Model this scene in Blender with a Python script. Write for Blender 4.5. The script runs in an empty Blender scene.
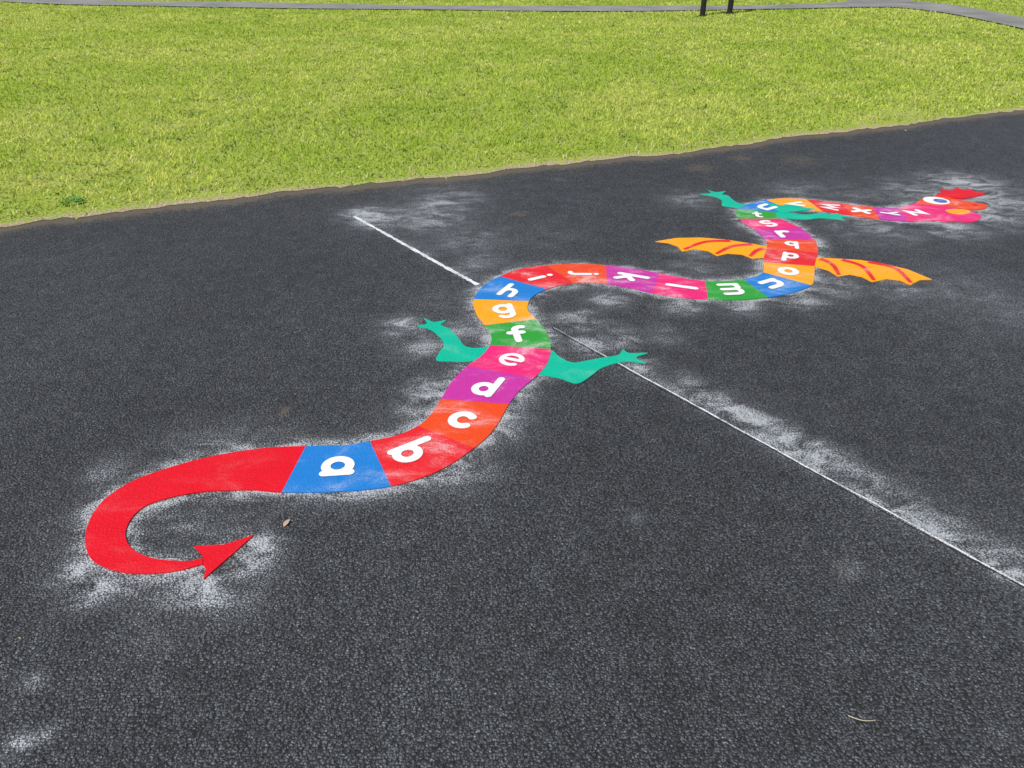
import bpy, math, random
import numpy as np
from mathutils import Vector
random.seed(4); rng=np.random.default_rng(4)
sc=bpy.context.scene
H=1.65; F=769.0; HOR=-75.0
TH=math.atan((384-HOR)/F)

def G(x,y):
    """survey measurement -> ground position in metres (flat ground, z=0)"""
    a=(x-512)/F; b=-(y-384)/F
    dy=b*math.sin(TH)+math.cos(TH); dz=b*math.cos(TH)-math.sin(TH)
    t=H/(-dz)
    return np.array([a*t,dy*t])

def lin(r,g,b,k=1.0):
    def f(c):
        c/=255.
        return (c/12.92 if c<=.04045 else ((c+.055)/1.055)**2.4)*k
    return (f(r),f(g),f(b),1)

# ---------------------------------------------------------------- nodes
def newmat(name):
    m=bpy.data.materials.new(name); m.use_nodes=True
    nt=m.node_tree; nt.nodes.clear()
    return m,nt
class N:
    def __init__(s,nt): s.nt=nt
    def n(s,t,**kw):
        nd=s.nt.nodes.new(t)
        for k,v in kw.items(): setattr(nd,k,v)
        return nd
    def l(s,a,b): s.nt.links.new(a,b)
    def put(s,sock,v):
        if isinstance(v,(int,float)): sock.default_value=v
        elif isinstance(v,tuple): sock.default_value=v
        else: s.l(v,sock)
    def math(s,op,a,b=0.0,clamp=False):
        nd=s.n('ShaderNodeMath',operation=op,use_clamp=clamp)
        s.put(nd.inputs[0],a); s.put(nd.inputs[1],b); return nd.outputs[0]
    def mr(s,v,a,b,c=0.0,d=1.0):
        nd=s.n('ShaderNodeMapRange'); nd.clamp=True
        s.put(nd.inputs['Value'],v)
        for k,x in zip(('From Min','From Max','To Min','To Max'),(a,b,c,d)): nd.inputs[k].default_value=x
        return nd.outputs['Result']
    def mix(s,f,a,b,mode='MIX'):
        nd=s.n('ShaderNodeMix',data_type='RGBA',blend_type=mode)
        s.put(nd.inputs[0],f); s.put(nd.inputs[6],a); s.put(nd.inputs[7],b); return nd.outputs[2]
    def noise(s,co,scale,detail=3,rough=.55,dist=0):
        nd=s.n('ShaderNodeTexNoise'); nd.noise_dimensions='2D'; s.l(co,nd.inputs['Vector'])
        nd.inputs['Scale'].default_value=scale; nd.inputs['Detail'].default_value=detail
        nd.inputs['Roughness'].default_value=rough; nd.inputs['Distortion'].default_value=dist
        return nd.outputs['Fac']
    def co(s):
        return s.n('ShaderNodeTexCoord').outputs['Object']
    def mapping(s,co,scale,rot=(0,0,0)):
        nd=s.n('ShaderNodeMapping'); s.l(co,nd.inputs[0])
        nd.inputs['Scale'].default_value=scale; nd.inputs['Rotation'].default_value=rot
        return nd.outputs[0]
    def vor(s,co,scale,feature='F1'):
        nd=s.n('ShaderNodeTexVoronoi',feature=feature); nd.voronoi_dimensions='2D'; s.l(co,nd.inputs['Vector'])
        nd.inputs['Scale'].default_value=scale
        return nd
    def attr(s,name):
        return s.n('ShaderNodeAttribute',attribute_name=name)
    def bump(s,h,dist,strength=1.0,nrm=None):
        nd=s.n('ShaderNodeBump'); s.l(h,nd.inputs['Height'])
        nd.inputs['Distance'].default_value=dist; nd.inputs['Strength'].default_value=strength
        if nrm is not None: s.l(nrm,nd.inputs['Normal'])
        return nd.outputs[0]
    def out(s,col,rough,nrm=None,spec=.5):
        b=s.n('ShaderNodeBsdfPrincipled'); s.put(b.inputs['Base Color'],col)
        s.put(b.inputs['Roughness'],rough); b.inputs['Specular IOR Level'].default_value=spec
        if nrm is not None: s.l(nrm,b.inputs['Normal'])
        o=s.n('ShaderNodeOutputMaterial'); s.l(b.outputs[0],o.inputs[0]); return b

def stones(q,co):
    """aggregate pattern shared by tarmac and the markings laid on it"""
    wob=q.n('ShaderNodeTexNoise'); wob.noise_dimensions='2D'; q.l(co,wob.inputs['Vector']); wob.inputs['Scale'].default_value=90; wob.inputs['Detail'].default_value=1
    vm=q.n('ShaderNodeVectorMath',operation='MULTIPLY_ADD'); q.l(wob.outputs['Color'],vm.inputs[0])
    vm.inputs[1].default_value=(.007,.007,.007); q.l(co,vm.inputs[2])
    v=q.vor(vm.outputs[0],135); v2=q.vor(vm.outputs[0],340)
    sep=q.n('ShaderNodeSeparateColor'); q.l(v.outputs['Color'],sep.inputs[0])
    sep2=q.n('ShaderNodeSeparateColor'); q.l(v2.outputs['Color'],sep2.inputs[0])
    top=q.mr(v.outputs['Distance'],.15,.75,1,0)
    hgt=q.math('MULTIPLY',top,q.mr(sep.outputs[1],0,1,.10,1))
    hgt=q.math('ADD',hgt,q.math('MULTIPLY',q.mr(v2.outputs['Distance'],.1,.8,1,0),.22))
    return hgt,sep.outputs[0],sep2.outputs[0],top

# asphalt
m_asph,nt=newmat('asphalt'); q=N(nt); co=q.co()
hgt,r1,r2,top=stones(q,co)
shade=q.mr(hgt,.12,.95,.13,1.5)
tone=q.math('ADD',q.mr(r1,0,1,.5,1.35),q.mr(r2,.80,1,0,1.6))
big=q.mr(q.noise(co,.55,3,.6),.3,.7,.86,1.16)
mid=q.mr(q.noise(co,9,4,.7),.3,.7,.76,1.24)
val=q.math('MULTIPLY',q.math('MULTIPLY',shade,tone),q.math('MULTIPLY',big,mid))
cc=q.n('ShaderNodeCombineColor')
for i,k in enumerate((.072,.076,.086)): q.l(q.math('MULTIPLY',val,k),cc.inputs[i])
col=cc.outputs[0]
hue=q.mr(r2,.0,.12,1,0)
col=q.mix(q.math('MULTIPLY',hue,.35),col,(.13,.11,.085,1))
soil=q.attr('soil').outputs['Fac']
sn=q.noise(co,26,4,.7)
sf=q.math('MULTIPLY',q.math('SUBTRACT',q.math('ADD',q.math('MULTIPLY',soil,1.3),sn),.85),2.6,True)
col=q.mix(q.math('MULTIPLY',sf,.55),col,(.21,.165,.105,1))
dust=q.attr('dust').outputs['Fac']
n1=q.noise(q.mapping(co,(1,1.7,1),(0,0,.6)),6,6,.72,.5)
n2=q.noise(co,210,3,.8)
d=q.math('MULTIPLY',dust,q.mr(n1,.33,.66,.16,1.25))
x=q.math('ADD',q.math('MULTIPLY',d,1.3),q.math('MULTIPLY',q.math('SUBTRACT',n2,.5),1.9))
x=q.math('ADD',x,q.math('MULTIPLY',q.math('SUBTRACT',top,.6),.60))
x=q.math('MULTIPLY',q.math('SUBTRACT',x,.43),1.7,True)
haze=q.math('MULTIPLY',d,.18,True)
df=q.math('MAXIMUM',q.math('MULTIPLY',x,.74),haze,True)
n3=q.noise(co,1.7,6,.75,.8)
sc3=q.math('MULTIPLY',q.mr(n3,.62,.78),.08)
df=q.math('MAXIMUM',df,q.math('MULTIPLY',sc3,q.mr(n2,.4,.65)),True)
col=q.mix(df,col,(.64,.67,.71,1))
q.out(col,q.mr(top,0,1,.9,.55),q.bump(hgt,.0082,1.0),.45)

def paint(name,rgb,dustk=1.0,k=.88):
    m,nt=newmat(name); q=N(nt); co=q.co()
    hgt,r1,r2,top=stones(q,co)
    c=lin(*rgb,k)
    col=q.mix(q.mr(q.noise(co,9,3,.6),.35,.7,0,.14),c,tuple(v*.72 for v in c[:3])+(1,))
    n1=q.noise(q.mapping(co,(1,1.8,1),(0,0,.5)),4.2,6,.68,.4); n2=q.noise(co,190,3,.8)
    dd=q.mr(n1,.45,.70,.0,.72)
    x=q.math('ADD',dd,q.math('MULTIPLY',q.math('SUBTRACT',n2,.5),1.5))
    x=q.math('MULTIPLY',q.math('SUBTRACT',x,.30),1.5,True)
    x=q.math('MAXIMUM',q.math('MULTIPLY',x,.62),q.math('MULTIPLY',dd,.12),True)
    col=q.mix(q.math('MULTIPLY',x,dustk),col,(.72,.72,.74,1))
    pit=q.math('MULTIPLY',q.mr(hgt,.02,.16,1,0),.30)
    col=q.mix(pit,col,(.05,.04,.045,1))
    q.out(col,.48,q.bump(hgt,.0017,.8),.3)
    return m

P=dict(red=(222,10,32),blue=(32,124,204),red2=(224,34,42),orange=(230,74,24),purple=(196,50,156),pink=(230,38,116),
       green=(48,156,54),yellow=(254,164,18),teal=(0,182,150),white=(240,240,238),wing=(255,166,8),eye=(20,70,170))
DK=dict(red=.12,teal=.2,white=.3,wing=.15)
M={k:paint('paint_'+k,v,DK.get(k,.95)) for k,v in P.items()}

# ---------------------------------------------------------------- mesh helpers
def add(name,verts,faces,mat,parent=None,smooth=False):
    me=bpy.data.meshes.new(name); me.from_pydata([tuple(map(float,v)) for v in verts],[],faces); me.update()
    ob=bpy.data.objects.new(name,me); sc.collection.objects.link(ob)
    if mat: me.materials.append(mat)
    if parent: ob.parent=parent
    if smooth:
        for p in me.polygons: p.use_smooth=True
    return ob
def empty(name,loc=(0,0,0)):
    e=bpy.data.objects.new(name,None); e.location=loc; e.empty_display_size=.2; sc.collection.objects.link(e); return e
def catmull(P_,sub=6,closed=False):
    P_=[np.asarray(p,float) for p in P_]; n=len(P_); out=[]
    rngk=range(n) if closed else range(n-1)
    for i in rngk:
        g=lambda j:P_[j%n] if closed else P_[min(max(j,0),n-1)]
        p0,p1,p2,p3=g(i-1),g(i),g(i+1),g(i+2)
        for s in range(sub):
            t=s/sub
            out.append(.5*((2*p1)+(-p0+p2)*t+(2*p0-5*p1+4*p2-p3)*t*t+(-p0+3*p1-3*p2+p3)*t**3))
    if not closed: out.append(P_[-1])
    return out
def plate(name,pts,mat,z,parent,base=.0005):
    """flat thermoplastic piece with its real edge thickness"""
    n=len(pts)
    v=[(p[0],p[1],z) for p in pts]+[(p[0],p[1],base) for p in pts]
    f=[tuple(range(n))]+[(i,(i+1)%n,n+(i+1)%n,n+i) for i in range(n)]
    area=sum(pts[i][0]*pts[(i+1)%n][1]-pts[(i+1)%n][0]*pts[i][1] for i in range(n))
    if area<0: f=[tuple(reversed(f[0]))]+[tuple(reversed(a)) for a in f[1:]]
    return add(name,v,f,mat,parent)

dragon=empty('alphabet_dragon_ground_marking')

pairs=[((203,565),(203,559)),((185,570),(190,562)),((160,574),(170,561.5)),((130,574),(152,559)),((108,569),(137,553)),
((92,560),(128,544)),((86,546),(126,532)),((87,530),(132,519)),((95,512),(144,508)),((110,496),(158,502)),((135,481),(174,497.5)),
((165,470),(192,494)),((200,460),(212,492)),((235,453),(235,491)),((270,448.5),(258,491)),
((306,447),(282,493)),((340,446.5),(337,492.5)),((370,442),(391,487)),((396,436.5),(438,472)),((418,427),(474,449)),((431,415),(494,430)),
((441,400),(509,405)),((452,382),(520,391)),((467,367),(534,379)),((481,357),(546,366)),((490,346),(551,350)),((491,336),(547,334)),
((485,326),(536,320)),((476,314),(528,312)),((474,300),(529,302)),((483,287),(536,295)),((500,277),(547,290)),((521,269.5),(558,286.5)),
((546,266),(574,284)),((577,264.5),(590,283)),((606,266),(607,284.5)),((634,269.5),(630,288.5)),((660,274),(652,293.5)),((684,279),(680,298)),
((705,281.5),(708,300)),((724,282),(738,300.5)),((743,280),(768,298)),((755,277.5),(792,293.5)),((763,273),(811,286)),((764,268),(814,277)),
((763,263),(814.5,267)),((764,257),(816,260)),((766,250),(818,253)),((767,245),(817,247)),((765,240),(815,241)),((760,235),(809,235)),
((754,230),(801,229)),((746,225),(790,224)),((739,219.5),(780,219.5)),((736,215),(776,216)),((738,209.5),(776,213)),((749,204.5),(781,211)),
((766,200.5),(790,210)),((785,199),(803,210)),((806,200),(822,211.5)),((824,202),(838,214)),((842,204),(852,216)),((856,206),(866,218)),
((872,207.5),(880,220)),((885,208.5),(894,221)),((898,208),(908,222)),((908,206),(924,222)),((918,203),(940,221))]
SUB=6
Lw=catmull([G(*p[0]) for p in pairs],SUB); Rw=catmull([G(*p[1]) for p in pairs],SUB)
def strip(name,i0,i1,mat,z=.005):
    pts=[Lw[i] for i in range(i0,i1+1)]+[Rw[i] for i in range(i1,i0-1,-1)]
    return plate(name,pts,mat,z,dragon)
strip('tail',0,15*SUB,M['red'])
seq=['blue','red2','orange','purple','pink','green','yellow','blue','red2','orange','purple','pink','green','blue','yellow','red2','orange','purple','pink','green','blue','yellow','red2','orange','purple','pink']
letters='abcdefghijklmnopqrstuvwxyz'
for k in range(26):
    strip('body_'+letters[k],(15+2*k)*SUB,(17+2*k)*SUB,M[seq[k]])
plate('tail_arrow',[G(*p) for p in [(203.6,557.5),(194,547),(225,545.5),(254,536),(235,553),(204,580),(206,569),(203.6,566)]],M['red'],.005,dragon)

# letters
def arc(cx,cy,rx,ry,a0,a1,n=18):
    return [(cx+rx*math.cos(math.radians(a0+(a1-a0)*i/n)),cy+ry*math.sin(math.radians(a0+(a1-a0)*i/n))) for i in range(n+1)]
def circ(cx,cy,r=.42): return arc(cx,cy,r*.95,r,0,360,28)
GL={
'a':[circ(.42,.5),[(.84,.95),(.84,.05)]],'b':[[(.08,1.6),(.08,.05)],circ(.5,.5)],'c':[arc(.5,.5,.4,.42,48,312)],
'd':[circ(.42,.5),[(.84,1.6),(.84,.05)]],'e':[arc(.5,.5,.45,.46,8,305),[(.10,.50),(.93,.50)]],
'f':[[(.35,.05),(.35,1.2)]+arc(.65,1.2,.3,.3,170,70,8),[(.05,.9),(.68,.9)]],
'g':[circ(.42,.5),[(.84,.95),(.84,-.1)]+arc(.48,-.15,.36,.35,-5,-140,10)],
'h':[[(.08,1.6),(.08,.05)],arc(.46,.56,.36,.38,170,0,12)+[(.82,.05)]],'i':[[(.2,.95),(.2,.05)],[(.2,1.4),(.2,1.42)]],
'j':[[(.5,.95),(.5,-.1)]+arc(.2,-.12,.3,.3,-5,-105,8),[(.5,1.4),(.5,1.42)]],
'k':[[(.08,1.6),(.08,.05)],[(.75,.95),(.2,.45)],[(.34,.58),(.8,.05)]],'l':[[(.1,1.6),(.1,.05)]],
'm':[[(.08,.95),(.08,.05)],arc(.38,.62,.3,.33,170,0,10)+[(.68,.05)],arc(.98,.62,.3,.33,170,0,10)+[(1.28,.05)]],
'n':[[(.08,.95),(.08,.05)],arc(.46,.56,.36,.38,170,0,12)+[(.82,.05)]],'o':[circ(.5,.5)],
'p':[circ(.5,.5),[(.08,.95),(.08,-.6)]],'q':[circ(.42,.5),[(.84,.95),(.84,-.6)]],'r':[[(.08,.95),(.08,.05)],arc(.44,.56,.36,.38,170,55,9)],
's':[arc(.45,.72,.32,.24,35,265,12)+arc(.45,.24,.34,.26,85,-145,12)[1:]],
't':[[(.35,1.4),(.35,.3)]+arc(.62,.3,.27,.26,190,290,8),[(.05,.92),(.68,.92)]],
'u':[[(.08,.95),(.08,.42)]+arc(.46,.42,.38,.38,185,355,12),[(.84,.95),(.84,.05)]],'v':[[(.08,.95),(.45,.08),(.82,.95)]],
'w':[[(.05,.95),(.3,.08),(.6,.85),(.9,.08),(1.15,.95)]],'x':[[(.08,.95),(.8,.05)],[(.8,.95),(.08,.05)]],
'y':[[(.08,.95),(.45,.15)],[(.85,.95),(.3,-.5)]],'z':[[(.1,.92),(.8,.92),(.1,.08),(.85,.08)]]}
XH=.100; TK=.175
TKL={'e':.118,'m':.15,'s':.14,'w':.14,'g':.16,'a':.165}
def stroke_mesh(pts,w,z,xf,V,Fc):
    pts=[np.array(p,float) for p in pts]
    closed=np.linalg.norm(pts[0]-pts[-1])<1e-6
    if closed: pts=pts[:-1]
    n=len(pts); L=[];R=[]
    for i in range(n):
        a=pts[(i-1)%n] if (closed or i>0) else pts[i]; b=pts[(i+1)%n] if (closed or i<n-1) else pts[i]
        t1=pts[i]-a; t2=b-pts[i]
        l1=np.linalg.norm(t1); l2=np.linalg.norm(t2)
        d=(t1/l1 if l1>0 else 0)+(t2/l2 if l2>0 else 0); d=d/np.linalg.norm(d)
        k=1.0
        if l1>0 and l2>0: k=1/max(.45,float(np.dot(d,t2/l2)))
        nn=np.array([-d[1],d[0]])*w*k
        L.append(pts[i]+nn); R.append(pts[i]-nn)
    b0=len(V)
    for a,b in zip(L,R): V.append(xf(a,z)); V.append(xf(b,z))
    m=n if closed else n-1
    for i in range(m):
        j=(i+1)%n; Fc.append((b0+2*i,b0+2*i+1,b0+2*j+1,b0+2*j))
    if not closed:
        for e,o in ((0,1),(n-1,n-2)):
            d=pts[e]-pts[o]; a0=math.atan2(d[1],d[0])
            base=len(V); K=8
            for s in range(K+1):
                an=a0-math.pi/2+math.pi*s/K
                V.append(xf(pts[e]+w*np.array([math.cos(an),math.sin(an)]),z))
            Fc.append(tuple(range(base,base+K+1)))
for k,ch in enumerate(letters):
    i0,i1,im=(15+2*k)*SUB,(17+2*k)*SUB,(16+2*k)*SUB
    c0=(Lw[i0]+Rw[i0])/2; c1=(Lw[i1]+Rw[i1])/2; cm=(Lw[im]+Rw[im])/2
    c=(c0+c1+2*cm)/4
    v=c1-c0; v/=np.linalg.norm(v); u=np.array([v[1],-v[0]])
    allp=np.array([p for s in GL[ch] for p in s]); ctr=(allp.max(0)+allp.min(0))/2
    hgt_=allp[:,1].max()-allp[:,1].min()
    seglen=np.linalg.norm(c1-c0); s_=min(XH,seglen*.66/(hgt_+2*TK)) if hgt_>1.2 else min(XH,seglen*.62)
    s_=max(s_,.068)
    xf=lambda p,z:(c[0]+u[0]*(p[0]-ctr[0])*s_+v[0]*(p[1]-ctr[1])*s_, c[1]+u[1]*(p[0]-ctr[0])*s_+v[1]*(p[1]-ctr[1])*s_, z)
    V=[];Fc=[]
    for j,s in enumerate(GL[ch]): stroke_mesh(s,TKL.get(ch,TK),.0075+.0006*j,xf,V,Fc)
    add('letter_'+ch,V,Fc,M['white'],dragon)

def poly(name,px,mat,z=.0045,smooth=True,sub=4):
    pts=[G(*p) for p in px]
    if smooth: pts=catmull(pts,sub,True)
    return plate(name,pts,mat,z,dragon)
poly('leg_hind_left',[(496,346),(478,348.5),(465,346.5),(458,338),(449,329),(441,325.5),(446,320.5),(434,322.5),(424,318.5),(427,324),(417,326.5),(429,329.5),(438,336),(444,345),(438,355),(437,361),(452,362),(470,362),(490,358)],M['teal'],.0032)
poly('leg_hind_right',[(540,352),(552,351),(559,357),(572,363),(587,361),(603,358),(618,355.5),(623,350),(629,353.5),(648,353.5),(636,358),(646,364),(630,362),(615,364),(601,369),(590,377),(577,384),(560,379),(543,375.5),(530,372)],M['teal'],.0032)
poly('leg_front_left',[(752,205),(742,204.5),(734,201),(728,196),(722,194.5),(726,191.5),(716,192.5),(708,190.5),(711,193.5),(700,194.5),(714,197),(722,201),(722,206),(735,208),(750,210)],M['teal'],.0032,sub=3)
poly('leg_front_right',[(772,212),(790,213),(806,215),(820,213.5),(833,215),(836,213),(841,215.5),(851,217),(841,218),(845,220.5),(833,219.5),(820,218.5),(806,220),(790,219),(772,217)],M['teal'],.0032,sub=3)
poly('leg_front_upper',[(768,204),(782,206),(792,204),(803,208),(815,209.5),(806,211),(795,212),(780,213)],M['teal'],.0062,sub=3)
def wing(nm,outline,ribs):
    pts=[G(*p) for p in outline]
    plate(nm,pts,M['wing'],.0036,dragon)
    for j,(a,b,c) in enumerate(ribs):
        A,B,C=G(*a),G(*b),G(*c); cu=catmull([A,B,C],8); V=[];Fc=[]
        n=len(cu)
        for i,p in enumerate(cu):
            t=cu[min(i+1,n-1)]-cu[max(i-1,0)]; t/=np.linalg.norm(t); w=.019*(1-.5*i/n)
            V+= [(p[0]-t[1]*w,p[1]+t[0]*w,.0052),(p[0]+t[1]*w,p[1]-t[0]*w,.0052)]
        Fc=[(2*i,2*i+1,2*i+3,2*i+2) for i in range(n-1)]
        add(nm+'_rib_%d'%(j+1),V,Fc,M['red2'],dragon)
wing('wing_left',[(768,247),(748,243.5),(725,240),(700,238),(676,238.5),(655,242),(668,243.5),(678,247),(682,252),(695,249.5),(708,251.5),(717,256.5),(728,254),(742,255),(752,259),(768,258)],
     [((730,241.5),(705,242.5),(684,250)),((752,245),(732,247),(716,254.5)),((764,249),(756,251.5),(750,257))])
wing('wing_right',[(812,258),(835,259),(860,260.5),(885,264.5),(908,270),(932,280),(920,280.5),(910,285.5),(900,281),(887,279.5),(872,282.5),(862,277.5),(850,275),(838,277),(828,271),(812,266)],
     [((868,262.5),(895,269),(911,283.5)),((842,260.5),(862,267),(874,281)),((820,259.5),(832,265),(839,275.5))])
poly('head_jaw',[(921,204),(934,203),(948,207),(962,211),(976,214),(981,218),(973,222.5),(955,222),(938,221)],M['pink'],.0058,sub=4)
poly('head_face',[(916,204),(926,198.5),(942,197),(958,200.5),(972,203),(986,205.5),(984,209.5),(968,210.5),(950,207.5),(932,206)],M['orange'],.0064,sub=4)
poly('head_cheek',[(945,211),(958,210),(970,212),(964,215),(952,214.5)],M['yellow'],.0070,sub=4)
poly('head_crest',[(934,197),(942,193),(940,190),(951,191.5),(957,188.5),(964,191),(974,189.5),(972,192.5),(986,194),(976,197),(962,199.5),(948,198)],M['red'],.0070,sub=2)
def disc(nm,x,y,r,mat,z):
    c=G(x,y); plate(nm,[(c[0]+r*math.cos(t*math.pi/10),c[1]+r*math.sin(t*math.pi/10)) for t in range(20)],mat,z,dragon,.004)
disc('eye_white',936,201.5,.085,M['white'],.0078); disc('eye_iris',940,202,.045,M['eye'],.0086)
disc('nostril',975,206,.018,M['red'],.0078)

# ---------------------------------------------------------------- boundary of lawn
bp=np.array([G(*p) for p in [(-150,246),(0,229),(60,218),(140,209),(250,197),(360,185),(480,173),(600,161),(700,150),(800,137),(900,125),(1024,110),(1180,90)]])
bx=np.concatenate([[-80],bp[:,0],[80]]); by=np.concatenate([[bp[0,1]-8],bp[:,1],[bp[-1,1]+14]])
def yb(x): return np.interp(x,bx,by)+.025*np.sin(x*3.1)+.018*np.sin(x*7.7+1)+.012*np.sin(x*19+2)
def lawnz(x,y):
    t=np.clip(y-yb(x),0,None)
    return .010+.028*np.clip(t/.5,0,1)+np.clip(t-.5,0,None).clip(0,6)*.006*(1+np.sin(x*.8)*np.sin(y*.6+1))*.5

# ---------------------------------------------------------------- asphalt sheet
xs=np.concatenate([np.linspace(-80,-6,30)[:-1],np.arange(-6,9,.025),np.linspace(9,80,30)])
ys=np.concatenate([np.linspace(-40,.2,20)[:-1],np.arange(.2,8.6,.025),np.linspace(8.6,26,14)])
X,Y=np.meshgrid(xs,ys); nx,ny=len(xs),len(ys)
X=X.ravel();Y=Y.ravel()
def seg_dist(X,Y,A,B):
    d=B-A; L2=(d**2).sum(); t=np.clip(((X-A[0])*d[0]+(Y-A[1])*d[1])/L2,0,1)
    return np.hypot(X-(A[0]+t*d[0]),Y-(A[1]+t*d[1])),t
act=(X>-5)&(X<8)&(Y>.5)&(Y<8.6); xa,ya=X[act],Y[act]
dist=np.full(xa.shape,9.0)
mids=[(Lw[i]+Rw[i])/2 for i in range(0,len(Lw),3)]; hw=[np.linalg.norm(Lw[i]-Rw[i])/2 for i in range(0,len(Lw),3)]
for i in range(len(mids)-1):
    dd,t=seg_dist(xa,ya,mids[i],mids[i+1]); dist=np.minimum(dist,dd-hw[i]*(1-t)-hw[i+1]*t)
dust=.92*np.exp(-(np.clip(dist,0,None)/.060)**1.3)
def blob(x,y,r,k,ax=1.0,ang=0):
    global dust
    c=G(x,y); dx=xa-c[0]; dy=ya-c[1]; ca,sa=math.cos(ang),math.sin(ang)
    u=(dx*ca+dy*sa)/ax; v=-dx*sa+dy*ca
    dust=np.maximum(dust,k*np.exp(-((u*u+v*v)/(r*r))))
for b in [(80,572,.08,1.1),(95,588,.08,1.0),(130,590,.07,.5),(205,590,.12,.85,1.3,.3),(245,562,.10,.95),(262,545,.07,.9),(170,530,.13,.55),(205,550,.10,.5),(110,470,.10,.5),(240,530,.12,.3),
          (150,490,.2,.3),(225,440,.12,.45,2,0),(500,425,.12,.8),(520,395,.08,.7),(460,470,.12,.85),(428,392,.12,.85),(415,410,.12,.75),(405,326,.12,.9),(425,345,.14,.65),(462,330,.14,.65),
          (440,300,.16,.25),(640,368,.12,.75),(620,338,.14,.55),(660,335,.14,.4),(590,345,.12,.75),(580,320,.15,.7),(610,300,.12,.75),(680,306,.12,.75),(740,304,.13,.85),(800,300,.14,.75),(830,285,.2,.55),
          (700,268,.25,.35),(800,190,.25,.45),(860,195,.35,.35),(920,192,.35,.6),(990,200,.33,.9),(965,184,.33,.9),(990,215,.3,.8),(950,228,.22,.8),(875,228,.35,.5),(690,200,.22,.5),(690,250,.18,.6),(900,290,.2,.5),
          (366,214,.16,1.15),(378,222,.16,1.0),(400,213,.22,.7),(430,218,.28,.75),(450,197,.3,.5),(470,240,.25,.5),(440,205,.28,.65),(480,262,.15,.55),(545,235,.3,.2),
          (30,683,.03,.7),(15,750,.04,.8),(45,735,.03,.6),(1000,735,.03,.4),(635,517,.03,.5),(850,570,.05,.3),(150,640,.08,.2),(960,290,.35,.35),(1010,310,.35,.3)]:
    blob(*b)
A,B=G(355,217),G(1090,620)
dn=(B-A)/np.linalg.norm(B-A); nrm=np.array([-dn[1],dn[0]])
s=(xa-A[0])*dn[0]+(ya-A[1])*dn[1]; tt=(xa-A[0])*nrm[0]+(ya-A[1])*nrm[1]
s1=np.dot(G(600,350)-A,dn)
side=np.where(tt>0,np.exp(-np.clip(tt,0,None)/.09),np.exp(-np.clip(-tt,0,None)/.025))
along=np.clip((s-s1)/.9,0,1)*.95+.14*np.sin(s*5)*(s>s1)
along=np.where(s<np.dot(G(476,284)-A,dn),.5*(s>-.05),along)
side2=np.exp(-((tt-.09)/.09)**2)*np.clip((s-s1)/.6,0,1)*(.66+.22*np.sin(s*4.1+1))
dust=np.maximum(dust,np.maximum(side*along,side2)*(s>-.05))
D=np.zeros(X.shape,np.float32); D[act]=np.clip(dust,0,1.1)
e=yb(X)-Y
S=(.80*np.exp(-(np.clip(e,0,None)/.11)**1.2)+.18*np.exp(-(e/.8)**2)).astype(np.float32)
for (px,py,r,k) in [(520,214,.10,.45),(700,168,.2,.45),(800,160,.25,.4),(560,180,.10,.45),(740,158,.15,.45),(285,410,.05,.5),(505,228,.1,.35),(300,215,.15,.3),(845,572,.06,.35)]:
    c=G(px,py); S=np.maximum(S,k*np.exp(-((X-c[0])**2+((Y-c[1]))**2)/(r*r))).astype(np.float32)
def gridmesh(name,X,Y,Z,nx,ny,mat):
    co_=np.stack([X,Y,Z],1).astype(np.float32)
    i=np.arange(nx-1)[None,:]+np.arange(ny-1)[:,None]*nx; i=i.ravel()
    fc=np.stack([i,i+1,i+1+nx,i+nx],1).ravel().astype(np.int32)
    me=bpy.data.meshes.new(name); me.vertices.add(len(co_)); me.vertices.foreach_set('co',co_.ravel())
    me.loops.add(len(fc)); me.loops.foreach_set('vertex_index',fc)
    me.polygons.add(len(fc)//4); me.polygons.foreach_set('loop_start',np.arange(0,len(fc),4,dtype=np.int32))
    me.update(calc_edges=True); me.validate()
    me.materials.append(mat); ob=bpy.data.objects.new(name,me); sc.collection.objects.link(ob)
    me.polygons.foreach_set('use_smooth',np.ones(len(me.polygons),bool))
    return ob
asph=gridmesh('asphalt_playground',X,Y,np.zeros(len(X)),nx,ny,m_asph)
for nm,dat in(('dust',D),('soil',S)):
    a=asph.data.attributes.new(nm,'FLOAT','POINT'); a.data.foreach_set('value',dat)

# ---------------------------------------------------------------- joint line
def ribbon(name,p0,p1,w,z,mat,parent,off=0.0,step=.02,fade=0):
    A=G(*p0);B=G(*p1);d=B-A;Ln=np.linalg.norm(d);d/=Ln;nn=np.array([-d[1],d[0]])
    K=int(Ln/step);V=[];Fc=[]
    r=np.cumsum(rng.normal(0,.0006,K+1)); r-=np.linspace(r[0],r[-1],K+1)
    for i in range(K+1):
        c=A+d*Ln*i/K+nn*(off+r[i]); ww=w*(.55+.75*rng.random())/2
        if fade: ww*=min(1,.2+i*step/fade)
        V+=[(*(c+nn*ww),z),(*(c-nn*ww),z)]
    for i in range(K): Fc.append((2*i,2*i+1,2*i+3,2*i+2))
    return add(name,V,Fc,mat,parent)
m_chalk,nt=newmat('chalk'); q=N(nt); co=q.co()
n2=q.noise(co,150,4,.8); n1=q.noise(co,6,3,.6)
f=q.mr(q.math('ADD',n2,q.math('MULTIPLY',n1,.35)),.52,.68)
col=q.mix(f,(.13,.135,.145,1),(.70,.72,.75,1)); q.out(col,.9,q.bump(n2,.003,.8),.2)
m_crack,nt=newmat('joint_sealant'); q=N(nt); co=q.co()
q.out(q.mix(q.noise(co,120,3),(.010,.010,.012,1),(.035,.036,.04,1)),.7,None,.3)
joint=empty('painted_joint_line')
ribbon('chalk_far',(354,216.5),(478,285),.024,.0018,m_chalk,joint)
ribbon('chalk_near',(553,327.5),(1100,627),.0078,.0018,m_chalk,joint,fade=1.0)
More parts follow.
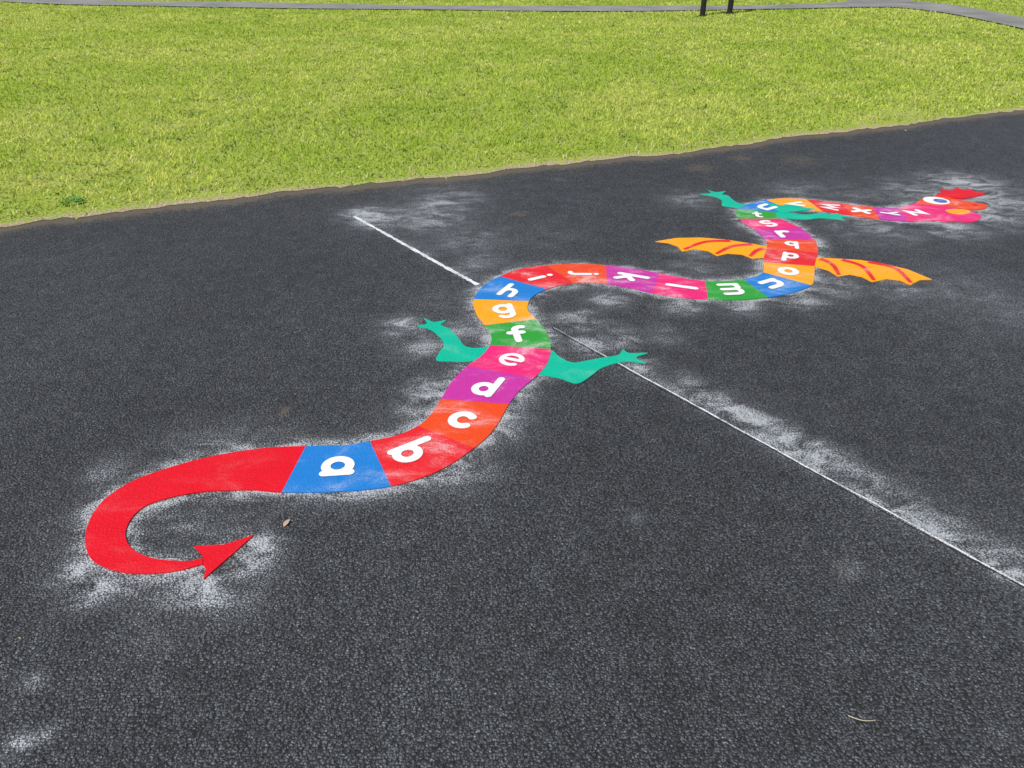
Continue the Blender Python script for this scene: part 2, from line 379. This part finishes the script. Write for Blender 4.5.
ribbon('crack_near',(553,327.5),(1100,627),.006,.0012,m_crack,joint,off=-.0085)

# ---------------------------------------------------------------- lawn
m_lawn,nt=newmat('lawn_soil_and_thatch'); q=N(nt); co=q.co()
n1=q.noise(co,60,4,.7); n2=q.noise(co,1.3,4,.6); n3=q.noise(co,14,4,.7)
col=q.mix(q.mr(n1,.35,.65),(.15,.22,.03,1),(.38,.46,.08,1))
col=q.mix(q.mr(n2,.45,.7,0,.5),col,(.40,.41,.12,1))
ed=q.attr('edge').outputs['Fac']
ef=q.math('MULTIPLY',q.math('SUBTRACT',q.math('ADD',ed,q.math('MULTIPLY',n3,.7)),.80),5,True)
dirt=q.mix(q.mr(n1,.3,.7),(.22,.165,.095,1),(.52,.44,.29,1))
col=q.mix(ef,col,dirt)
q.out(col,.95,q.bump(n1,.010,1.0),.1)
lx=np.concatenate([np.linspace(-400,-12,24)[:-1],np.arange(-12,16,.05),np.linspace(16,400,24)])
lt=np.concatenate([np.linspace(0,.5,14)[:-1],np.arange(.5,24,.22),np.array([26,30,40,70,150,600])])
LX,LT=np.meshgrid(lx,lt); LX=LX.ravel();LT=LT.ravel()
jit=rng.normal(0,.014,len(lx)); LY=yb(LX)+LT+np.where(LT==0,np.tile(jit,len(lt)),0)
LZ=lawnz(LX,LY); LZ[LT==0]=.003
lawn=gridmesh('grass_lawn_ground',LX,LY,LZ,len(lx),len(lt),m_lawn)
a=lawn.data.attributes.new('edge','FLOAT','POINT')
def edgeval(x,y):
    t=y-yb(x)
    v=.66*np.exp(-(np.clip(t,0,None)/(.12+.05*np.sin(x*2.3+1)))**1.8)
    for (px,py,r,k) in [(548,122,.28,.36),(760,60,.5,.22),(300,187,.15,.4),(420,176,.2,.5),(900,117,.3,.5)]:
        c=G(px,py); v=np.maximum(v,k*np.exp(-((x-c[0])**2+(y-c[1])**2)/(r*r)))
    return v
a.data.foreach_set('value',edgeval(LX,LY).astype(np.float32))
base=add('ground',[(-900,-900,-.05),(900,-900,-.05),(900,900,-.05),(-900,900,-.05)],[(0,1,2,3)],m_lawn)

# footpath
lo=np.array([G(*p) for p in [(-250,-4),(-100,1),(0,5),(100,8.5),(300,12),(500,14.5),(700,14),(800,12.5),(850,11),(895,11),(950,17),(1024,33),(1120,60)]])
up=np.array([G(*p) for p in [(-250,-10),(-100,-5),(0,-1),(100,3),(300,7),(500,9.5),(700,9.2),(800,7.5),(850,5),(895,4.5),(950,8.5),(1024,21),(1120,42)]])
br=np.array([G(*p) for p in [(842,7),(852,1),(855,-6),(846,-18),(884,-18),(892,-6),(900,0),(915,7)]])
m_path,nt=newmat('path_tarmac'); q=N(nt); co=q.co()
n1=q.noise(co,90,4,.7); n2=q.noise(co,1.2,4)
q.out(q.mix(q.mr(q.math('ADD',n1,n2),.7,1.3),(.15,.15,.15,1),(.27,.265,.25,1)),.85,q.bump(n1,.004,.7),.3)
cl=catmull(list(lo),8);cu=catmull(list(up),8);V=[];Fc=[];R_=5
for a_,b_ in zip(cl,cu):
    for j in range(R_+1):
        p=a_+(b_-a_)*j/R_; V.append((p[0],p[1],float(lawnz(p[0],p[1]))+.022))
for i in range(len(cl)-1):
    for j in range(R_):
        o=i*(R_+1)+j; Fc.append((o,o+(R_+1),o+(R_+2),o+1))
footpath=add('footpath',V,Fc,m_path)
V=[(p[0],p[1],float(lawnz(p[0],p[1]))+.028) for p in br]
add('branch_path',V,[tuple(range(len(V)))],m_path,footpath)
def inpoly(x,y,poly_):
    ins=np.zeros(x.shape,bool);n=len(poly_)
    for i in range(n):
        x1,y1=poly_[i];x2,y2=poly_[(i+1)%n]
        c=((y1>y)!=(y2>y)); 
        if y1!=y2: ins^=c&(x<(x2-x1)*(y-y1)/(y2-y1)+x1)
    return ins
pathpoly=cl+cu[::-1]

def vnoise(x,y,scale,seed):
    r=np.random.default_rng(seed).random((256,256)); u=x*scale+500; v=y*scale+500
    i=np.floor(u).astype(int);j=np.floor(v).astype(int);fu=u-i;fv=v-j
    fu=fu*fu*(3-2*fu);fv=fv*fv*(3-2*fv)
    g=lambda a,b:r[a%256,b%256]
    return (g(i,j)*(1-fu)+g(i+1,j)*fu)*(1-fv)+(g(i,j+1)*(1-fu)+g(i+1,j+1)*fu)*fv
NC=2100000
gx=rng.uniform(-17,21,NC); gy=rng.uniform(3.0,25,NC)
dd=np.hypot(gx,gy)
keep=(gy>yb(gx)-.06)&(np.abs(gx)<.72*gy+2.0)&(rng.random(NC)<np.minimum(1,(5.8/dd)**1.3))
gx,gy,dd=gx[keep],gy[keep],dd[keep]
ev=edgeval(gx,gy); t=gy-yb(gx)
pn=vnoise(gx,gy,9,1)*.5+vnoise(gx,gy,28,2)*.5
keep=(rng.random(len(gx))>np.clip((ev-.16)*2.6,0,1)*(1.25-pn*.6))&((t>0)|((pn>.72)))
keep&=~inpoly(gx,gy,pathpoly)&~inpoly(gx,gy,br)
gx,gy,dd,t=gx[keep],gy[keep],dd[keep],t[keep]
n=len(gx); print('blades',n)
lod=np.maximum(1,(dd/5.2))**.7
c1=vnoise(gx,gy,.7,3)*.4+vnoise(gx,gy,2.2,4)*.35+vnoise(gx,gy,6,5)*.25
tuft=vnoise(gx,gy,5,8)*.3+vnoise(gx,gy,11,6)*.4+vnoise(gx,gy,24,7)*.3
hh=(.018+.022*rng.random(n))*(.4+1.25*tuft)*np.clip(.5+t*3,.5,1)
ww=(.0033+.0028*rng.random(n))*lod
az=rng.uniform(0,2*math.pi,n); lean=rng.uniform(.3,1.55,n)
fa=az+rng.normal(math.pi/2,.4,n)
z0=lawnz(gx,np.maximum(gy,yb(gx)+.001))-.002; z0=np.where(t<0,.001,z0)
v0=np.stack([gx-np.cos(fa)*ww,gy-np.sin(fa)*ww,z0],1); v1=np.stack([gx+np.cos(fa)*ww,gy+np.sin(fa)*ww,z0],1)
v2=np.stack([gx+np.cos(az)*hh*np.sin(lean)*1.2,gy+np.sin(az)*hh*np.sin(lean)*1.2,z0+hh*np.cos(lean*.75)+.004],1)
VV=np.stack([v0,v1,v2],1).reshape(-1,3).astype(np.float32)
ca=np.array([.42,.58,.062]); cb=np.array([.76,.82,.18]); cd=np.array([.09,.20,.022]); cs=np.array([.84,.76,.42])
m1=np.clip((c1-.34)*2.8+rng.normal(0,.22,n),0,1)[:,None]
colr=ca*(1-m1)+cb*m1
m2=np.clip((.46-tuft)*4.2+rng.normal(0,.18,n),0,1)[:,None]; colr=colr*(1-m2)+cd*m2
dry=(rng.random(n)<(.05+.16*np.clip(c1-.4,0,1)+.4*np.exp(-(t/.2)**2)))[:,None]; colr=np.where(dry,cs*rng.uniform(.6,1.1,(n,1)),colr)
colr*=rng.uniform(.72,1.25,(n,1))
colr=np.clip(colr,0,.88)
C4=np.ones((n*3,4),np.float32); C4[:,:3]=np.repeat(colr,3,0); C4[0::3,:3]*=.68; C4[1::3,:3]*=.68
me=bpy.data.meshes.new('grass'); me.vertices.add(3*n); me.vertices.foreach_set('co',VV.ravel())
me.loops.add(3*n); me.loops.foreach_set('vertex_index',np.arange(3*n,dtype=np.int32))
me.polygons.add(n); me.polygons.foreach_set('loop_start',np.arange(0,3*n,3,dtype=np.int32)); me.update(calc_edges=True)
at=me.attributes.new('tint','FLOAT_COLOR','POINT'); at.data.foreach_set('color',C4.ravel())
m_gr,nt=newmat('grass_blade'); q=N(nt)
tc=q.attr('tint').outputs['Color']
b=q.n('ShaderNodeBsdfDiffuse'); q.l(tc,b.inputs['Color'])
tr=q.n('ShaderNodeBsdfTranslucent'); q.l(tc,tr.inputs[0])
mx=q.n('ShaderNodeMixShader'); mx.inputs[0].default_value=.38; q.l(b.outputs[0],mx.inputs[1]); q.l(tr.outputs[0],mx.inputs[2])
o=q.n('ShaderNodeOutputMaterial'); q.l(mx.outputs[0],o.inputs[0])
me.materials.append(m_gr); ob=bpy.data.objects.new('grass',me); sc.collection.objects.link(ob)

def simple(name,c,r=.7):
    m,nt=newmat(name);q=N(nt);co=q.co();n_=q.noise(co,300,3)
    q.out(q.mix(n_,tuple(v*.7 for v in c)+(1,),tuple(min(1,v*1.2) for v in c)+(1,)),r,None,.3); return m
m_petal=simple('petal',(.70,.70,.62)); V=[];Fc=[]
cnt=0
while cnt<700:
    x=random.uniform(-9,10);y=random.uniform(4.3,17)
    if y<float(yb(x))+.15 or abs(x)>.75*y+1: continue
    c=float(vnoise(np.array([x]),np.array([y]),.55,9)[0])
    if random.random()>max(.12,(c-.5)*1.6)*(1.4 if x<0 else .6): continue
    z=float(lawnz(x,y))+random.uniform(.014,.028); r=random.uniform(.0038,.0072); b0=len(V); tx,ty=random.uniform(-.5,.5),random.uniform(-.5,.5)
    for k in range(7):
        an=k*2*math.pi/7; V.append((x+r*math.cos(an),y+r*math.sin(an),z+r*(tx*math.cos(an)+ty*math.sin(an))))
    V.append((x,y,z+.003))
    for k in range(7): Fc.append((b0+k,b0+(k+1)%7,b0+7))
    cnt+=1
add('clover_flowers',V,Fc,m_petal)

# weed on edge
m_weed=simple('weed_leaf',(.07,.22,.03))
c=G(74,207);V=[];Fc=[]
for k in range(46):
    an=random.uniform(0,6.28);R0=.06*math.sqrt(random.random());x=c[0]+R0*math.cos(an);y=c[1]+R0*math.sin(an)
    l=random.uniform(.02,.035);w=l*.3;a2=an+random.gauss(0,.5);zz=random.uniform(.025,.05)
    dx,dy=math.cos(a2),math.sin(a2);b0=len(V)
    V+=[(x,y,zz),(x+dx*l*.5-dy*w,y+dy*l*.5+dx*w,zz+.012),(x+dx*l,y+dy*l,zz+.004),(x+dx*l*.5+dy*w,y+dy*l*.5-dx*w,zz+.012)]
    Fc.append((b0,b0+1,b0+2,b0+3))
add('weed_plant',V,Fc,m_weed)

m_leaf=simple('dry_leaf',(.45,.30,.22)); m_leaf2=simple('pale_leaf',(.36,.31,.22))
def leaf(px,py,L,ang,mat):
    c=G(px,py);V=[];Fc=[];K=8
    for i in range(K+1):
        t_=i/K;w=L*.22*math.sin(math.pi*t_**.8)
        for s_ in(-1,0,1):
            u=(t_-.5)*L;v=s_*w
            V.append((c[0]+u*math.cos(ang)-v*math.sin(ang),c[1]+u*math.sin(ang)+v*math.cos(ang),.003+.005*abs(s_)*math.sin(math.pi*t_)+.003*t_))
    for i in range(K):
        for j in range(2):o=i*3+j;Fc.append((o,o+3,o+4,o+1))
    add('fallen_leaf',V,Fc,mat,None,True)
leaf(287,524,.036,1.2,m_leaf)
for p in [(905,131,.04),(20,640,.010)]:
    leaf(p[0],p[1],p[2],random.uniform(0,6),m_leaf2)
V=[];Fc=[];A=G(848,717);B=G(875,721);K=8;S6=6
d=(B-A);
for i in range(K+1):
    t_=i/K;c=A+d*t_+np.array([d[1],-d[0]])*.12*math.sin(t_*3);r=.0017*(1-.5*t_)
    for j in range(S6):
        an=j*2*math.pi/S6;V.append((c[0],c[1]+r*math.cos(an),.005+r*math.sin(an)))
for i in range(K):
    for j in range(S6):Fc.append((i*S6+j,i*S6+(j+1)%S6,(i+1)*S6+(j+1)%S6,(i+1)*S6+j))
add('twig',V,Fc,simple('twig_bark',(.45,.40,.30)),None,True)

# ---------------------------------------------------------------- sign on two posts beside path
m_blk=simple('black_painted_metal',(.018,.018,.02),.45)
def cyl(nm,x,y,z0,z1,r,mat,par,K=20):
    V=[];Fc=[]
    prof=[(r*1.35,z0),(r*1.35,z0+.03),(r,z0+.045),(r,z1-.02),(r*.8,z1)]
    for rr,z in prof:
        for j in range(K):V.append((x+rr*math.cos(j*2*math.pi/K),y+rr*math.sin(j*2*math.pi/K),z))
    for i in range(len(prof)-1):
        for j in range(K):Fc.append((i*K+j,i*K+(j+1)%K,(i+1)*K+(j+1)%K,(i+1)*K+j))
    Fc.append(tuple((len(prof)-1)*K+j for j in range(K)))
    add(nm,V,Fc,mat,par)
sign=empty('notice_sign'); a_=G(702,19); b_=G(729,17.5)
for nm,p in(('post_1',a_),('post_2',b_)): cyl(nm,p[0],p[1],float(lawnz(p[0],p[1]))-.02,1.75,.055,m_blk,sign)
def boxm(nm,c,ax,hx,hy,z0,z1,mat,par):
    ay=np.array([-ax[1],ax[0]]);V=[]
    for z in(z0,z1):
        for sx,sy in((-1,-1),(1,-1),(1,1),(-1,1)):
            p=c+ax*hx*sx+ay*hy*sy;V.append((p[0],p[1],z))
    o=add(nm,V,[(0,3,2,1),(4,5,6,7),(0,1,5,4),(1,2,6,5),(2,3,7,6),(3,0,4,7)],mat,par)
    bv=o.modifiers.new('b','BEVEL');bv.width=.006;bv.segments=2
ax=(b_-a_)/np.linalg.norm(b_-a_);c=(a_+b_)/2;ay=np.array([-ax[1],ax[0]])
boxm('frame',c-ay*.075,ax,.42,.018,1.0,1.6,m_blk,sign)
boxm('panel',c-ay*.101,ax,.38,.004,1.04,1.56,simple('sign_face',(.35,.42,.38)),sign)

# ---------------------------------------------------------------- light
EL,AZ=57,-140   # sun: elevation, compass azimuth measured from +Y clockwise
el=math.radians(EL);az_=math.radians(AZ)
sd=Vector((math.sin(az_)*math.cos(el),math.cos(az_)*math.cos(el),math.sin(el)))
L=bpy.data.lights.new('sun','SUN');L.energy=5.0;L.angle=math.radians(.53);L.color=(1,.965,.90)
so=bpy.data.objects.new('sun',L);so.rotation_euler=sd.to_track_quat('Z','Y').to_euler();so.location=(0,0,20);sc.collection.objects.link(so)
w=bpy.data.worlds.new('World');sc.world=w;w.use_nodes=True;nt=w.node_tree;nt.nodes.clear()
sk=nt.nodes.new('ShaderNodeTexSky');sk.sky_type='NISHITA';sk.sun_disc=False;sk.sun_elevation=el;sk.sun_rotation=az_
bg=nt.nodes.new('ShaderNodeBackground');bg.inputs[1].default_value=.08;wo=nt.nodes.new('ShaderNodeOutputWorld')
nt.links.new(sk.outputs[0],bg.inputs[0]);nt.links.new(bg.outputs[0],wo.inputs[0])
sc.view_settings.view_transform='Standard';sc.view_settings.look='None';sc.view_settings.exposure=0
cam=bpy.data.cameras.new('camera');cam.sensor_width=36;cam.lens=F/1024*36;cam.clip_end=2500;cam.clip_start=.05
co_=bpy.data.objects.new('camera',cam);co_.location=(0,0,H);co_.rotation_euler=(math.pi/2-TH,0,0);sc.collection.objects.link(co_);sc.camera=co_
